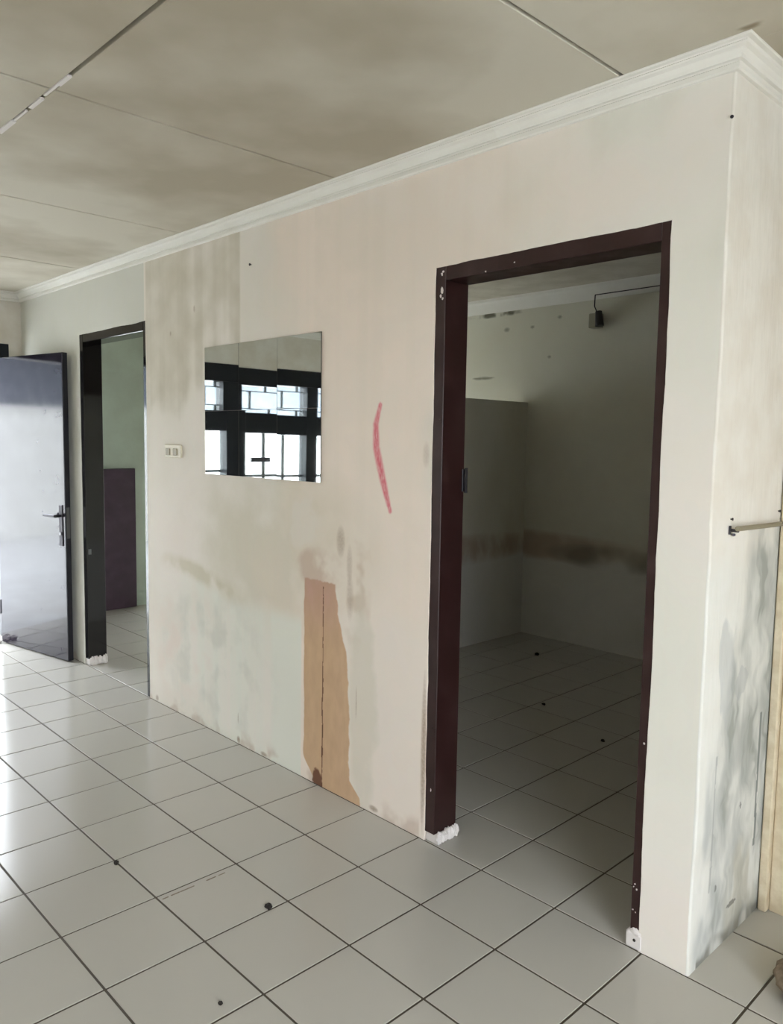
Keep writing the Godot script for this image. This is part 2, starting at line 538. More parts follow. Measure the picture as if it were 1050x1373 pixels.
func make_materials() -> void:
	var plaster_bump := bump_tex(5, 1024, 512, 0.03)
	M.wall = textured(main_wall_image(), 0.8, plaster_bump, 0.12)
	M.side = textured(side_wall_image(), 0.75, plaster_bump, 0.12)
	M.plaster = world_plaster(Color8(222, 217, 206), Color8(208, 200, 184), 51)
	M.plaster_edge = plain(Color8(220, 214, 202), 0.85)
	M.back = textured(back_wall_image(-4.87, 0.74, 61, true), 0.9)
	M.part = textured(back_wall_image(-2.9, -0.1, 65, false), 0.9)
	M.room = world_plaster(Color8(190, 203, 190), Color8(182, 193, 180), 67)
	M.ceil = textured(ceiling_image(), 0.85)
	M.ceil_back = world_plaster(Color8(206, 200, 184), Color8(190, 183, 165), 71)
	M.joint = plain(Color8(60, 50, 38), 0.95)
	M.crown = world_plaster(Color8(238, 236, 228), Color8(230, 227, 217), 73, 0.35)
	M.tile = plain(Color8(187, 184, 175), 0.16, 0.0, 0.42)
	M.grout = plain(Color8(74, 66, 54), 0.7)
	M.frame = paint_mat(Color8(46, 24, 23), 0.38, 81)
	M.frame2 = plain(Color8(17, 15, 15), 0.08, 0.0, 0.5)
	M.frame3 = plain(Color8(20, 24, 30), 0.35, 0.0, 0.35)
	M.leaf = paint_mat(Color8(40, 36, 47), 0.085, 84)
	M.leaf.metallic_specular = 0.5
	M.leaf_edge = plain(Color8(24, 24, 34), 0.4)
	M.steel = plain(Color8(120, 120, 122), 0.35, 0.9)
	M.dark_metal = plain(Color8(58, 56, 60), 0.4, 0.8)
	M.mirror = plain(Color8(232, 238, 236), 0.02, 1.0)
	M.mirror_edge = plain(Color8(58, 60, 54), 0.5)
	M.glass = plain(Color(0.9, 0.96, 0.97, 0.06), 0.02)
	M.glass.transparency = BaseMaterial3D.TRANSPARENCY_ALPHA
	M.switch_plate = plain(Color8(226, 218, 196), 0.45)
	M.switch_dark = plain(Color8(158, 148, 122), 0.5)
	M.lamp_holder = plain(Color8(150, 146, 124), 0.5)
	M.wire = plain(Color8(40, 38, 36), 0.6)
	M.purple = paint_mat(Color8(64, 46, 62), 0.5, 86)
	M.dirt = plain(Color8(34, 30, 26), 0.9)
	M.stone = world_plaster(Color8(146, 132, 114), Color8(112, 98, 82), 91, 6.0)
	M.cream = world_plaster(Color8(222, 210, 184), Color8(204, 188, 158), 93, 2.0, 0.5)
	M.rail = plain(Color8(150, 144, 124), 0.45, 0.4)
	M.chip = plain(Color8(226, 220, 216), 0.8)
	M.concrete = world_plaster(Color8(222, 223, 222), Color8(206, 206, 203), 95, 0.4)
	M.fence = world_plaster(Color8(240, 240, 236), Color8(226, 226, 220), 97, 0.4)
	M.neighbour = world_plaster(Color8(118, 123, 130), Color8(104, 109, 116), 98, 0.4)
	M.roof = plain(Color8(96, 92, 92), 0.8)
	M.leafy = plain(Color8(92, 118, 70), 0.7)

func paint_mat(c: Color, rough: float, seed_: int) -> StandardMaterial3D:
	var w := 256
	var a := grey_noise(seed_, 0.03, w, w, 4)
	var im := Image.create(w, w, false, Image.FORMAT_RGB8)
	var rm := Image.create(w, w, false, Image.FORMAT_L8)
	for y in w:
		for x in w:
			var n := a[y * w + x] / 255.0 - 0.5
			im.set_pixel(x, y, c.lightened(clampf(n * 0.12, 0, 1)).darkened(clampf(-n * 0.25, 0, 1)))
			var r := clampf(rough * (1.0 + n * 0.6), 0.03, 1)
			rm.set_pixel(x, y, Color(r, r, r))
	var m := textured(im, 1.0)
	m.roughness_texture = tex(rm)
	m.uv1_triplanar = true
	m.uv1_world_triplanar = true
	m.uv1_scale = Vector3(0.9, 0.9, 0.9)
	m.metallic_specular = 0.5
	return m

# ------------------------------------------------------------------ floor
func px(p: Vector3) -> Vector3:
	var d := p - CAM
	var z := d.dot(CAM_F)
	if z < 0.05: return Vector3(-9999, -9999, z)
	return Vector3(525.0 + 1053.5 * d.dot(CAM_R) / z, 686.5 - 1053.5 * d.dot(CAM_U) / z, z)

func tile_in_view(x0: float, x1: float, z0: float, z1: float) -> bool:
	for q in [[0.5, 0.5], [0.05, 0.05], [0.95, 0.05], [0.05, 0.95], [0.95, 0.95]]:
		var p := Vector3(lerpf(x0, x1, q[0]), 0, lerpf(z0, z1, q[1]))
		var s := px(p)
		if s.x < 0 or s.x > 1050 or s.y < 0 or s.y > 1373: continue
		if p.z > -0.02: return true
		var t := CAM.z / (CAM.z - p.z)
		var hit := CAM.lerp(p, t)
		if hit.x > -0.27 and hit.x < 0.6: return true
		if hit.x > -3.3 and hit.x < -2.4: return true
		if hit.x > 0.74 and p.z > ZH: return true
	return false

func build_floor() -> void:
	var floor_ := thing("floor", Vector3.ZERO, "glossy white square floor tiles with dark worn grout lines", "floor", "", "structure")
	var st := start()
	box(st, Vector3(-4.42, -0.1, ZB - 0.12), Vector3(XR + 0.12, -0.0022, ZR + 0.12))
	box(st, Vector3(-4.87, -0.1, ZB - 0.12), Vector3(-4.42, -0.0022, 0.0))
	put(st, "grout", M.grout, floor_)
	var gap := 0.0034
	var regular := box_mesh(Vector3(-0.15 + gap, -0.009, -0.15 + gap), Vector3(0.15 - gap, 0, 0.15 - gap), 0.0011)
	var rest := start()
	var shown := 0
	for i in range(-17, 12):
		for j in range(-10, 14):
			var x0 := maxf(i * 0.3, -4.42 if j >= 0 else -4.87)
			var x1 := minf(i * 0.3 + 0.3, XR + 0.12)
			var z0 := maxf(j * 0.3, ZB - 0.12)
			var z1 := minf(j * 0.3 + 0.3, ZR + 0.12)
			if x1 - x0 < 0.02 or z1 - z0 < 0.02: continue
			if shown < 300 and tile_in_view(x0, x1, z0, z1):
				shown += 1
				var whole := x1 - x0 > 0.299 and z1 - z0 > 0.299
				var c := Vector3((x0 + x1) / 2, 0, (z0 + z1) / 2)
				var mesh: ArrayMesh = regular if whole else box_mesh(Vector3(-(x1 - x0) / 2 + gap, -0.009, -(z1 - z0) / 2 + gap), Vector3((x1 - x0) / 2 - gap, 0, (z1 - z0) / 2 - gap), 0.0011)
				var t := put_mesh(mesh, "tile", M.tile, floor_, c)
				t.rotation = Vector3(rng.randf_range(-1, 1) * 0.0016, 0, rng.randf_range(-1, 1) * 0.0016)
			else:
				box(rest, Vector3(x0 + gap, -0.009, z0 + gap), Vector3(x1 - gap, 0, z1 - gap), 0.0011)
	# rubbed dirt lines beside one grout joint 
	var sc := start()
	var z := 0.66
	while z < 0.885:
		var l := rng.randf_range(0.02, 0.06)
		if rng.randf() < 0.8: box(sc, Vector3(-0.576 - rng.randf() * 0.0015, 0.0, z), Vector3(-0.5725 + rng.randf() * 0.001, 0.0006, minf(z + l, 0.89)))
		z += l + rng.randf_range(0.0, 0.012)
	put(sc, "scuff_mark", plain(Color8(128, 116, 102), 0.8), floor_)
	var r := put(rest, "tile_field", M.tile, floor_)
	r.set_meta("kind", "stuff")
	print("tiles shown ", shown)

# ------------------------------------------------------------------ ceiling
func build_ceiling() -> void:
	var c := thing("ceiling", Vector3.ZERO, "stained cream ceiling boards with dark open joints over the main room", "ceiling", "", "structure")
	var st := start()
	box(st, Vector3(-4.42, YC + 0.02, 0.0), Vector3(XR + 0.12, YC + 0.09, ZR + 0.12))
	box(st, Vector3(XC - 0.12, YC + 0.02, ZH - 0.12), Vector3(XR + 0.12, YC + 0.09, 0.0))
	put(st, "backing_board", M.joint, c)
	var xs := [-4.36, -4.34 + 1.2, -1.935, -0.76, 0.452, 1.66, 2.87, XR + 0.06]
	var zs := [0.0, 1.108, 2.31, 3.51, ZR + 0.06]
	var g := 0.0062
	for i in xs.size() - 1:
		for j in range(-1, zs.size() - 1):
			var x0: float = xs[i] + g
			var x1: float = xs[i + 1] - g
			var z0: float = (zs[j] if j >= 0 else ZH - 0.06) + (0.0 if j == 0 else g)
			var z1: float = (zs[j + 1] - g) if j >= 0 else 0.0
			if j < 0:
				if x1 <= XC: continue
				x0 = maxf(x0, XC - 0.06)
			var s := start()
			var lo := Vector3(x0, YC, z0)
			var hi := Vector3(x1, YC + 0.008, z1)
			var b := 0.0015
			var P := [Vector3(lo.x + b, YC, lo.z + b), Vector3(hi.x - b, YC, lo.z + b), Vector3(hi.x - b, YC, hi.z - b), Vector3(lo.x + b, YC, hi.z - b)]
			var Q := [Vector3(lo.x, YC + b, lo.z), Vector3(hi.x, YC + b, lo.z), Vector3(hi.x, YC + b, hi.z), Vector3(lo.x, YC + b, hi.z)]
			var R := []
			for q in Q: R.append(Vector3(q.x, YC + 0.0205, q.z))
			var uvf := func(p: Vector3) -> Vector2: return Vector2((p.x + 4.3) / 7.6, (p.z + 0.64) / 4.54)
			poly(s, P, Vector3.DOWN, P.map(uvf))
			for k in 4:
				var k2 := (k + 1) % 4
				var o: Vector3 = (Q[k] + Q[k2]) / 2 - (lo + hi) / 2
				o.y = 0
				var f1 := [P[k], P[k2], Q[k2], Q[k]]
				var f2 := [Q[k], Q[k2], R[k2], R[k]]
				poly(s, f1, o + Vector3.DOWN, f1.map(uvf))
				poly(s, f2, o, f2.map(uvf))
			var pn := put(s, "ceiling_board", M.ceil, c)
			pn.position.y = 0.0
	# remains of a white joint strip
	var fl := start()
	var x := -1.95
	while x < -0.62:
		var l := rng.randf_range(0.05, 0.16)
		if x < -0.95 or rng.randf() < 0.45:
			box(fl, Vector3(x, YC - 0.003, 1.103 + rng.randf_range(-0.004, 0.003)), Vector3(x + l, YC + 0.004, 1.111 + rng.randf_range(-0.002, 0.006)), 0.001)
		x += l + rng.randf_range(0.0, 0.03)
	put(fl, "joint_filler", M.chip, c)
	var cb := start()
	box(cb, Vector3(-4.87, YB, ZB - 0.12), Vector3(XC, YB + 0.08, 0.0))
	var o2 := put(cb, "ceiling", M.ceil_back)
	tag(o2, "dim grey ceiling over the rooms behind the doorways", "ceiling", "", "structure")

# ------------------------------------------------------------------ walls
func build_walls() -> void:
	var d1 := [-0.276, 0.6, -1.0, 2.07]
	var d2 := [-3.3, -2.41, -1.0, 2.095]
	var rect := Rect2(WX0, 0, WX1 - WX0, WH)
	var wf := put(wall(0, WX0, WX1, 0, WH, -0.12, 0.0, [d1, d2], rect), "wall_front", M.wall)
	tag(wf, "stained off-white plaster wall with two doorways, a pink stroke and a peeled brown strip", "wall", "", "structure")
	# plaster lips that run unevenly against the frames
	for e in [[-0.276, 0.0, 2.07, 1, 0], [0.6, 0.0, 2.07, -1, 0], [2.07, -0.276, 0.6, -1, 1], [-3.3, 0.0, 2.095, 1, 0], [-2.41, 0.0, 2.095, -1, 0], [2.095, -3.3, -2.41, -1, 1]]:
		put(plaster_lip(e[0], e[1], e[2], e[3], e[4], rect), "plaster_lip", M.wall, wf)
	# side of the corner, with a worn, slightly wavy edge; it is also the right wall of the back room
	tag(put(corner_wall(), "wall_side", M.side), "white plaster return of the wall corner with grey washed stains", "wall", "", "structure")
	var wl := put(wall(2, 0.0, ZR, 0, YC + 0.05, XL - 0.12, XL, LEFT_HOLES), "wall_left", M.plaster)
	tag(wl, "plain off-white end wall holding the entrance door and the dark window", "wall", "", "structure")
	var wr := put(wall(2, ZH - 0.12, ZR + 0.12, 0, YC + 0.05, XR, XR + 0.12, RIGHT_HOLES), "wall_right", M.plaster)
	tag(wr, "off-white wall with the wide window that lights the corner", "wall", "", "structure")
	var wz := put(wall(0, XL - 0.12, XR, 0, YC + 0.05, ZR, ZR + 0.12, REAR_HOLES), "wall_rear", M.plaster)
	tag(wz, "off-white wall facing the two doorways", "wall", "", "structure")
	var wh := put(wall(0, XC, XR, 0, YC + 0.05, ZH - 0.12, ZH, []), "wall_hall", M.plaster)
	tag(wh, "off-white wall set back behind the corner", "wall", "", "structure")
	var wb := put(wall(0, WX0, XC, 0, WH, ZB - 0.12, ZB, []), "wall_back", M.back)
	tag(wb, "dim stained wall at the back of the dark room, reddish water line", "wall", "", "structure")
	var wp := put(wall(2, ZB, -0.12, 0, 1.77, XP - 0.1, XP, [], Rect2(ZB, 0, 2.8, WH)), "wall_partition", M.part)
	tag(wp, "low dark partition that stops short of the ceiling in the back room", "wall", "", "structure")
	var ws := put(wall(2, ZB - 0.12, -0.12, 0, WH, WX0, XS, SMALL_HOLES), "wall_small_room", M.room)
	tag(ws, "pale green end wall of the small room behind the purple board", "wall", "", "structure")

func plaster_lip(at: float, a: float, b: float, dir: int, flat: int, rect: Rect2) -> SurfaceTool:
	var st := start()
	var nz := noise(int(absf(at) * 1000), 2.2, 5)
	var n := 90
	var prev := []
	for k in n + 1:
		var t := lerpf(a, b, float(k) / n)
		var w := 0.004 + 0.005 * nz.get_noise_1d(t) + 0.003 * maxf(0.0, nz.get_noise_1d(t * 5.0 + 50.0) - 0.15)
		if at > 0.5 and at < 0.7: w += 0.007
		var row := []
		for q in [[-0.02, 0.0001], [-0.004, 0.0009], [w - 0.002, 0.0012], [w, 0.0004], [w, -0.008]]:
			var s: float = at + dir * q[0]
			row.append(Vector3(s, t, q[1]) if flat == 0 else Vector3(t, s, q[1]))
		if k > 0:
			for m in row.size() - 1:
				var f := [prev[m], prev[m + 1], row[m + 1], row[m]]
				var uvs := []
				for p in f: uvs.append(Vector2((p.x - rect.position.x) / rect.size.x, (rect.end.y - p.y) / rect.size.y))
				poly(st, f, Vector3(0, 0, 1) + (Vector3(dir, 0, 0) if flat == 0 else Vector3(0, dir, 0)) * 0.3, uvs)
		prev = row
	return st

func corner_wall() -> SurfaceTool:
	var st := start()
	var nz := noise(311, 1.3, 3)
	var rows := 44
	var plan := []
	for k in 6:
		var t := PI / 2 * k / 5.0
		plan.append([Vector2(0.733 + 0.007 * sin(t), -0.007 + 0.007 * cos(t)), k / 5.0])
	for z in [-0.12, -0.25, -0.4, -0.6, -1.2, -2.0, -2.9]: plan.append([Vector2(0.74, z), 0.0])
	var ring := []
	for i in rows + 1:
		var y := WH * i / rows
		var r := []
		var e := 0.005 * nz.get_noise_1d(y)
		for k in plan.size():
			var p: Vector2 = plan[k][0]
			var f := sm(0.0, 0.2, 0.2 + p.y)
			var bump := 0.0 if k == 0 else e * f + 0.002 * nz.get_noise_2d(p.y * 3.0, y)
			r.append(Vector3(p.x + bump, y, p.y))
		ring.append(r)
	for i in rows:
		for k in plan.size() - 1:
			var f := [ring[i][k], ring[i][k + 1], ring[i + 1][k + 1], ring[i + 1][k]]
			var uvs := []
			for p in f: uvs.append(Vector2(-p.z / 1.2 + 0.002, 1.0 - p.y / WH))
			var o := Vector3(1, 0, 0.2) if k > 2 else Vector3(0.5, 0, 1)
			poly(st, f, o, uvs)
	# body behind the face
	var body := [[Vector3(0.733, 0, 0.0), Vector3(0.733, 0, -0.12)], [Vector3(0.733, 0, -0.12), Vector3(0.62, 0, -0.12)], [Vector3(0.62, 0, -0.12), Vector3(0.62, 0, -2.9)], [Vector3(0.62, 0, -2.9), Vector3(0.74, 0, -2.9)]]
	for s in body:
		var up := Vector3(0, WH, 0)
		poly(st, [s[0], s[1], s[1] + up, s[0] + up], Vector3(-1, 0, -1), [Vector2(0.9, 1), Vector2(0.95, 1), Vector2(0.95, 0), Vector2(0.9, 0)])
	return st

# ------------------------------------------------------------------ mouldings
func sweep(corners: Array, prof: Array, top: float, closed: bool) -> SurfaceTool:
	# corners: [point, inward offset direction]; prof: [distance from wall, height below the ceiling]
	var st := start()
	var n := corners.size()
	for i in n if closed else n - 1:
		var A: Array = corners[i]
		var B: Array = corners[(i + 1) % n]
		var mid: Vector2 = (A[1] + B[1]) / 2.0
		for k in prof.size() - 1:
			var q := []
			for e in [[A, k], [A, k + 1], [B, k + 1], [B, k]]:
				var p: Vector2 = e[0][0] + e[0][1] * prof[e[1]][0]
				q.append(Vector3(p.x, top - prof[e[1]][1], p.y))
			poly(st, q, Vector3(mid.x, -0.7, mid.y))
	return st

func build_trim() -> void:
	var prof := [[0.0, 0.060], [0.010, 0.060], [0.014, 0.056], [0.014, 0.045], [0.010, 0.042], [0.011, 0.038], [0.020, 0.037], [0.023, 0.030], [0.031, 0.020], [0.042, 0.016], [0.044, 0.012], [0.041, 0.009], [0.043, 0.006], [0.054, 0.005], [0.057, 0.003], [0.057, 0.0]]
	var loop := [[Vector2(XL, 0), Vector2(1, 1)], [Vector2(XC, 0), Vector2(1, 1)], [Vector2(XC, ZH), Vector2(1, 1)], [Vector2(XR, ZH), Vector2(-1, 1)], [Vector2(XR, ZR), Vector2(-1, -1)], [Vector2(XL, ZR), Vector2(1, -1)]]
	tag(put(sweep(loop, prof, YC, true), "trim_1", M.crown), "white stepped crown moulding along the top of the main wall", "moulding", "", "structure")
	var prof2 := [[0.0, 0.1], [0.012, 0.1], [0.018, 0.09], [0.03, 0.06], [0.045, 0.035], [0.06, 0.02], [0.065, 0.0]]
	tag(put(sweep([[Vector2(XS, ZB), Vector2(1, 1)], [Vector2(0.62, ZB), Vector2(-1, 1)]], prof2, YB, false), "trim_2", M.crown), "grey crown moulding over the back wall of the dark room", "moulding", "", "structure")

# ------------------------------------------------------------------ doors
func flake(st: SurfaceTool, c: Vector3, r: float, seed_: int, nrm := Vector3(0, 0, 1), stretch := 1.0) -> void:
	var g := RandomNumberGenerator.new()
	g.seed = seed_
	var u := Vector3.UP.cross(nrm).normalized()
	var pts := []
	for k in 7:
		var t := TAU * k / 7.0
		var rr := r * g.randf_range(0.55, 1.1)
		pts.append(c + u * cos(t) * rr + Vector3.UP * sin(t) * rr * stretch)
	var top := []
	for p in pts: top.append(p * 1.0 + nrm * 0.0012)
	poly(st, top, nrm)
	for k in 7:
		var k2 := (k + 1) % 7
		poly(st, [pts[k], pts[k2], top[k2], top[k]], (pts[k] + pts[k2]) / 2 - c)

func footing(parent: Node, x: float, z: float, w: float, d: float, h: float, seed_: int) -> void:
	var st := start()
	var g := RandomNumberGenerator.new()
	g.seed = seed_
	for k in 7:
		var t := k / 6.0
		lump(st, Vector3(x + g.randf_range(-0.3, 0.3) * w, h * 0.25, z - d * t), Vector3(w * 0.55, h * g.randf_range(0.6, 1.0), d / 8.0 + 0.012), seed_ + k, 0.5, 6, 9)
	put(st, "plaster_footing", M.chip, parent)

func build_doors() -> void:
	# --- the wide doorway into the dark room
	var d := thing("door_1", Vector3(0.16, 0, 0), "maroon wooden door frame of the wide doorway, no leaf", "door frame", "", "structure")
	var o := -d.position
	var zf := -0.002
	for s in [[-0.276, -0.226, -0.223, "jamb"], [0.56, 0.6, 0.557, "jamb"]]:
		var st := start()
		box(st, Vector3(s[0], 0.035, -0.122), Vector3(s[1], 2.07, zf), 0.0018)
		put(st, "jamb", M.frame, d, o)
	var st := start()
	box(st, Vector3(-0.2255, 2.018, -0.122), Vector3(0.5595, 2.07, zf), 0.0018)
	put(st, "head", M.frame, d, o)
	var chips := start()
	for c in [[-0.236, 2.048, 0.006, 1.0], [-0.243, 2.04, 0.005, 1.6], [-0.241, 1.985, 0.006, 2.2], [-0.247, 1.965, 0.005, 1.6], [-0.238, 1.957, 0.004, 1.5], [-0.05, 2.022, 0.004, 1.0], [0.066, 2.034, 0.004, 0.7], [0.569, 0.196, 0.003, 1.0], [0.576, 0.182, 0.003, 1.0], [0.566, 0.187, 0.0022, 1.0], [0.567, 0.117, 0.003, 1.0], [0.575, 0.112, 0.002, 1.0], [-0.245, 0.20, 0.003, 3.0], [0.578, 0.62, 0.003, 1.4], [0.59, 2.02, 0.006, 0.3]]:
		flake(chips, Vector3(c[0], c[1], zf + 0.0003), c[2], int(c[1] * 1000) + int(c[0] * 100), Vector3(0, 0, 1), c[3])
	put(chips, "paint_chip", M.chip, d, o)
	var hin := start()
	box(hin, Vector3(-0.223, 1.29, -0.121), Vector3(-0.2175, 1.37, -0.105), 0.001)
	rod(hin, Vector3(-0.216, 1.285, -0.121), Vector3(-0.216, 1.375, -0.121), 0.006, 8)
	put(hin, "hinge", M.dark_metal, d, o)
	footing_at(d, o, [[-0.236, -0.012, 0.03, 0.10, 0.038, 401]])
	# right foot: a squared-off white plaster block with a dark nail hole
	var fb := start()
	box(fb, Vector3(0.548, 0.0, -0.12), Vector3(0.602, 0.052, 0.004), 0.006)
	lump(fb, Vector3(0.58, 0.052, -0.005), Vector3(0.02, 0.012, 0.012), 77, 0.5)
	var foot := put(fb, "plaster_footing", M.chip, d, o)
	var nh := start()
	rod(nh, Vector3(0.578, 0.03, 0.002), Vector3(0.578, 0.03, 0.0055), 0.0045, 10)
	put(nh, "nail_hole", M.dirt, foot)
	# --- the narrower doorway beside the open door
	var e := thing("door_2", Vector3(-2.85, 0, 0), "black glossy wooden door frame of the narrow doorway, no leaf", "door frame", "", "structure")
	var oe := -e.position
	for s in [[-3.3, -3.25, -3.238], [-2.45, -2.41, -2.462]]:
		var j := start()
		box(j, Vector3(s[0], 0.04 if s[0] < -3 else 0.0, -0.122), Vector3(s[1], 2.095, zf), 0.002)
		put(j, "jamb", M.frame2, e, oe)
	var he := start()
	box(he, Vector3(-3.2495, 2.04, -0.122), Vector3(-2.4505, 2.095, zf), 0.003)
	put(he, "head", M.frame2, e, oe)
	var sp := start()
	box(sp, Vector3(-3.25, 0.715, -0.032), Vector3(-3.2478, 0.75, -0.012), 0.0008)
	put(sp, "strike_plate", M.steel, e, oe)
	footing_at(e, oe, [[-3.262, -0.012, 0.032, 0.10, 0.045, 431]])
	# --- entrance: frame in the left wall and its glossy leaf, swung in
	var f := thing("door_3", Vector3(XL, 0, 0.55), "dark blue-black frame of the entrance door in the end wall", "door frame", "", "structure")
	var of := -f.position
	for s in [[0.09, 0.165], [1.05, 1.12]]:
		var j := start()
		box(j, Vector3(XL - 0.122, 0.0, s[0]), Vector3(XL + 0.012, 2.1, s[1]), 0.003)
		put(j, "jamb", M.frame3, f, of)
	var hf := start()
	box(hf, Vector3(XL - 0.122, 2.02, 0.1655), Vector3(XL + 0.012, 2.1, 1.0495), 0.003)
	put(hf, "head", M.frame3, f, of)
	var hinge := Vector3(-4.19, 0.008, 0.222)
	var free := Vector3(-3.402, 0.008, 0.069)
	var leaf := thing("door_leaf", hinge, "glossy dark door leaf standing open against the wall, shining with daylight", "door")
	leaf.rotation.y = atan2(-(free.z - hinge.z), free.x - hinge.x)
	var L := Vector2(free.x - hinge.x, free.z - hinge.z).length()
	var pn := start()
	box(pn, Vector3(0, 0, -0.036), Vector3(L, 1.978, 0.0), 0.002)
	put(pn, "panel", M.leaf, leaf)
	var pe := start()
	box(pe, Vector3(L, 0.0, -0.036), Vector3(L + 0.004, 1.978, -0.001), 0.001)
	put(pe, "edge_band", M.leaf_edge, leaf)
	var lock := start()
	box(lock, Vector3(L - 0.062, 0.75, 0.0), Vector3(L - 0.022, 1.015, 0.006), 0.003)
	var plate := put(lock, "lock_plate", M.dark_metal, leaf)
	var lev := start()
	rod(lev, Vector3(L - 0.042, 0.945, 0.006), Vector3(L - 0.042, 0.945, 0.05), 0.009)
	box(lev, Vector3(L - 0.165, 0.936, 0.042), Vector3(L - 0.033, 0.955, 0.056), 0.005)
	put(lev, "lever", M.dark_metal, plate)
	var key := start()
	rod(key, Vector3(L - 0.042, 0.83, 0.006), Vector3(L - 0.042, 0.83, 0.012), 0.011)
	put(key, "keyhole", M.steel, plate)
	var bolt := start()
	box(bolt, Vector3(L + 0.004, 0.80, -0.030), Vector3(L + 0.006, 1.0, -0.008), 0.0008)
	put(bolt, "lock_face", M.steel, leaf)
	for y in [0.25, 1.0, 1.75]:
		var hg := start()
		rod(hg, Vector3(-0.008, y - 0.05, 0.002), Vector3(-0.008, y + 0.05, 0.002), 0.007, 8)
		put(hg, "hinge", M.steel, leaf)
	# crumbled plaster at the foot of the entrance frame
	var rub := start()
	for k in 6:
		lump(rub, Vector3(-4.262 + 0.035 * (k % 3), 0.012, 0.25 + 0.05 * (k / 3) + 0.02 * (k % 2)), Vector3(0.03, 0.016 + 0.006 * (k % 2), 0.026), 510 + k, 0.5, 6, 9)
	tag(put(rub, "plaster_crumb", M.chip), "crumbled white plaster at the foot of the entrance frame", "plaster")

func footing_at(parent: Node3D, o: Vector3, list: Array) -> void:
	for q in list:
		var st := start()
		var g := RandomNumberGenerator.new()
		g.seed = q[5]
		box(st, Vector3(q[0] - q[2] * 1.2, 0, q[1] - q[3]), Vector3(q[0] + q[2] * 0.75, q[4] * 0.95, q[1] + 0.008), 0.006)
		for k in 9:
			var t := k / 8.0
			lump(st, Vector3(q[0] + q[2] * 0.62 + g.randf_range(-0.004, 0.004), q[4] * 0.55, q[1] - q[3] * t), Vector3(0.012, q[4] * g.randf_range(0.5, 0.8), 0.011), int(q[5]) + k, 0.5, 6, 9)
		put(st, "plaster_footing", M.chip, parent, o)

